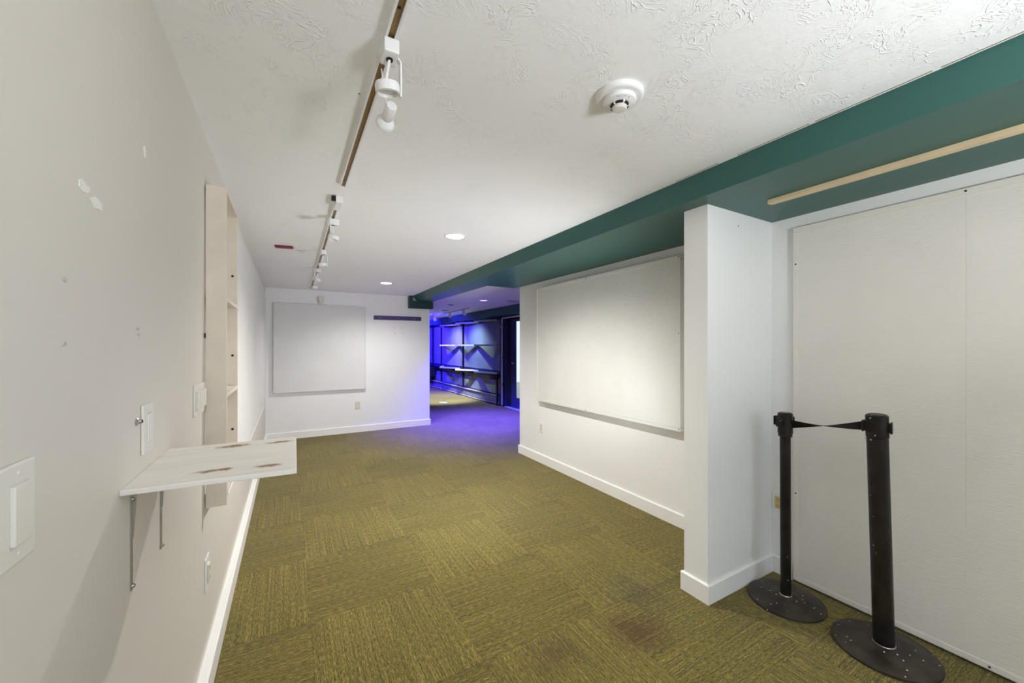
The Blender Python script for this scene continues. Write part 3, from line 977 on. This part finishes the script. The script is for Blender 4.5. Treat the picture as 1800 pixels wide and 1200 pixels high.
# ------------------------------------------------------------------ far room furniture
ppm = MB()
ppm.hexa([(3.33, 9.58, .0005), (3.44, 9.40, .0005), (3.50, 9.45, .0005), (3.38, 9.68, .0005)], [(3.33, 9.58, .004), (3.44, 9.40, .006), (3.50, 9.45, .012), (3.38, 9.68, .004)])
tag(ppm.build('paper_scrap', M_plastic_w), 'small white paper scrap on the far room floor', 'paper')
wall_pts = [12.42, 11.05, 9.75, 8.50]
out_pts = [11.72, 10.40, 9.12]


def zigzag(label, z, th, mat, depth=0.30, w=0.13, back=4.45):
    t = thing('zigzag_shelf', label, 'shelf', (4.3, 10.4, z))
    zz = [(back, wall_pts[0])]
    for k in range(3):
        zz += [(back - depth, out_pts[k]), (back, wall_pts[k + 1])]
    for (a, b) in zip(zz[:-1], zz[1:]):
        va, vb = Vector((a[0], a[1], z)), Vector((b[0], b[1], z))
        dd = (vb - va).normalized()
        nn = Vector((-dd.y, dd.x, 0)) * w / 2
        q = [va - nn, vb - nn, vb + nn, va + nn]
        q = [Vector((min(v.x, XFR - .02), v.y, v.z)) for v in q]
        MB().hexa(q, [v + Vector((0, 0, th)) for v in q]).build('shelf_board', mat, t, .002)
    return t


zigzag('highest zigzag shelf of the far room wall', 2.075, .035, M_shelf_f)
zigzag('middle zigzag shelf at eye level on the far room wall', 1.452, .040, M_shelf_f)
zigzag('lowest zigzag shelf lying on the dark counter of the far room', 0.762, .035, M_shelf_f)
ct = thing('wall_counter', 'long dark counter along the far room wall', 'counter', (4.35, 11.2, 0))
MB().box(4.38, XFR - .045, 8.42, YE - .02, 0.700, 0.762).build('counter_top', M_blackp, ct, .004)
MB().box(4.30, 4.45, 8.42, 8.66, 0.64, 0.70).build('bracket_box', M_blackp, ct, .004)
MB().box(4.38, 4.42, 8.42, 8.46, 0.0, 0.64).build('leg', M_blackp, ct, .003)
MB().box(4.22, 4.44, 13.2, 14.1, 0.40, 0.70).build('cabinet', M_blackp, ct, .004)
ht = thing('baseboard_heater', 'long low grey baseboard heater in the far room', 'heater', (4.44, 11.2, 0))
MB().box(4.42, XFR - .022, 8.45, 14.0, 0.05, 0.225).build('casing', M_panel, ht, .004)
MB().box(4.385, 4.42, 8.45, 14.0, 0.225, 0.240).build('front_lip', M_pipe, ht, .003)
for k in range(60):
    y = 8.50 + k * 0.092
    MB().box(4.39, 4.47, y, y + .018, 0.240, 0.247).build('grille_bar', M_shelf_f, ht)
MB().tube([(4.42, 8.40, 0.05), (4.40, 9.4, 0.03), (4.40, 11.0, 0.035), (4.40, 13.9, 0.03)], .012).build('heater_pipe', M_pipe, ht, smooth=True)
cd = thing('conduit_pipe', 'pale conduit pipe running down beside the glazed door', 'pipe', (4.46, 8.27, 0))
MB().tube([(4.45, 8.28, .03), (4.45, 8.28, 2.08), (4.45, 8.27, 2.115), (4.45, 8.24, 2.125), (4.45, 7.2, 2.128)], .024, 12).build('pipe', M_pipe, cd, smooth=True)
for z in (.5, 1.2, 1.9):
    MB().box(4.42, 4.498, 8.245, 8.312, z, z + .03).build('pipe_clamp', M_steel, cd, .004)
can_light('violet glowing recessed light in the far room ceiling', 3.30, 6.90, M_lamp_v, M_plastic_w)
can_light('unlit dark recessed light in the far room ceiling nearer the beam', 3.03, 7.98, M_dark, M_teal_dk, r=.06)
can_light('unlit dark recessed light in the far room ceiling farther back', 3.38, 9.30, M_dark, M_teal_dk, r=.09)
vt = thing('ceiling_vent', 'small ceiling vent in the far room beside the soffit', 'vent', (3.85, 6.72, zc(7)))
MB().box(3.72, 3.98, 6.63, 6.81, zc(7) - .006, zc(7) + .002).build('vent_frame', M_plastic, vt, .002)
for k in range(5):
    MB().box(3.74, 3.96, 6.65 + k * .03, 6.665 + k * .03, zc(7) - .009, zc(7) - .006).build('slat', M_scuff, vt)
tr3 = thing('light_track', 'short light track in the far room', 'light track', (3.65, 8.4, zc(8)))
MB().box(3.635, 3.665, 8.4, 11.6, zc(8) - .022, zc(8) + .001).build('track_rail', M_plastic_w, tr3)
for (y, on, tgt, lab) in ((8.74, False, (4.5, 8.9, 1.2), 'dark track lamp of the far room nearest the door'), (9.68, False, (4.5, 9.6, 1.1), 'unlit track lamp in the middle of the far room track'),
                          (10.90, True, (4.3, 11.4, 0.9), 'glowing track lamp at the end of the far room track')):
    t = thing('track_lamp', lab, 'track light', (3.65, y, zc(8) - .022))
    MB().box(3.63, 3.67, y - .03, y + .03, zc(8) - .055, zc(8) - .020).build('adapter', M_plastic_w, t, .004)
    a = Vector((3.65, y, zc(8) - .10))
    dirv = (Vector(tgt) - a).normalized()
    Mq = axis_to(a - dirv * .05, a + dirv * .05)
    MB().lathe([(.022, 0), (.026, .02), (.045, .07), (.050, .10), (.046, .10), (.040, .075)], 24, Mq).build('lamp_head', M_plastic_w, t, smooth=True)
    MB().lathe([(.041, .085), (.041, .088)], 24, Mq).build('lens', M_lamp_hot if on else M_plastic, t)
    MB().tube([(3.65, y, zc(8) - .05), (3.65, y, zc(8) - .09)], .008).build('stem', M_plastic_w, t)

# far room lamps: white spots from the track, blue stage lamps
lamp('track_spot_light', 'SPOT', (3.70, 10.9, 2.18), 95, (1.0, 0.92, 0.86), (4.42, 11.4, 0.8), spot_size=math.radians(110), spot_blend=1.0, shadow_soft_size=.02)
lamp('track_spot_light', 'SPOT', (3.70, 9.68, 2.18), 80, (0.72, 1.0, 0.85), (4.42, 9.8, 0.8), spot_size=math.radians(115), spot_blend=1.0, shadow_soft_size=.02)
lamp('floor_spot_light', 'SPOT', (3.60, 9.3, 2.2), 700, (0.75, 0.80, 1.0), (3.6, 10.3, 0.0), spot_size=math.radians(66), spot_blend=.8, shadow_soft_size=.03)
lamp('violet_can_light', 'SPOT', (3.30, 6.90, zc(7) - .02), 3300, (0.05, 0.03, 1.0), (3.2, 6.75, 0), spot_size=math.radians(98), spot_blend=1.0, shadow_soft_size=.05)
lamp('blue_stage_light', 'SPOT', (3.0, 12.6, 2.25), 1100, (0.025, 0.01, 1.0), (4.5, 13.0, 1.0), spot_size=math.radians(120), spot_blend=.8, shadow_soft_size=.05)
lamp('blue_stage_light', 'SPOT', (3.0, 10.4, 2.25), 300, (0.04, 0.015, 1.0), (4.5, 10.8, 0.8), spot_size=math.radians(130), spot_blend=.8, shadow_soft_size=.05)
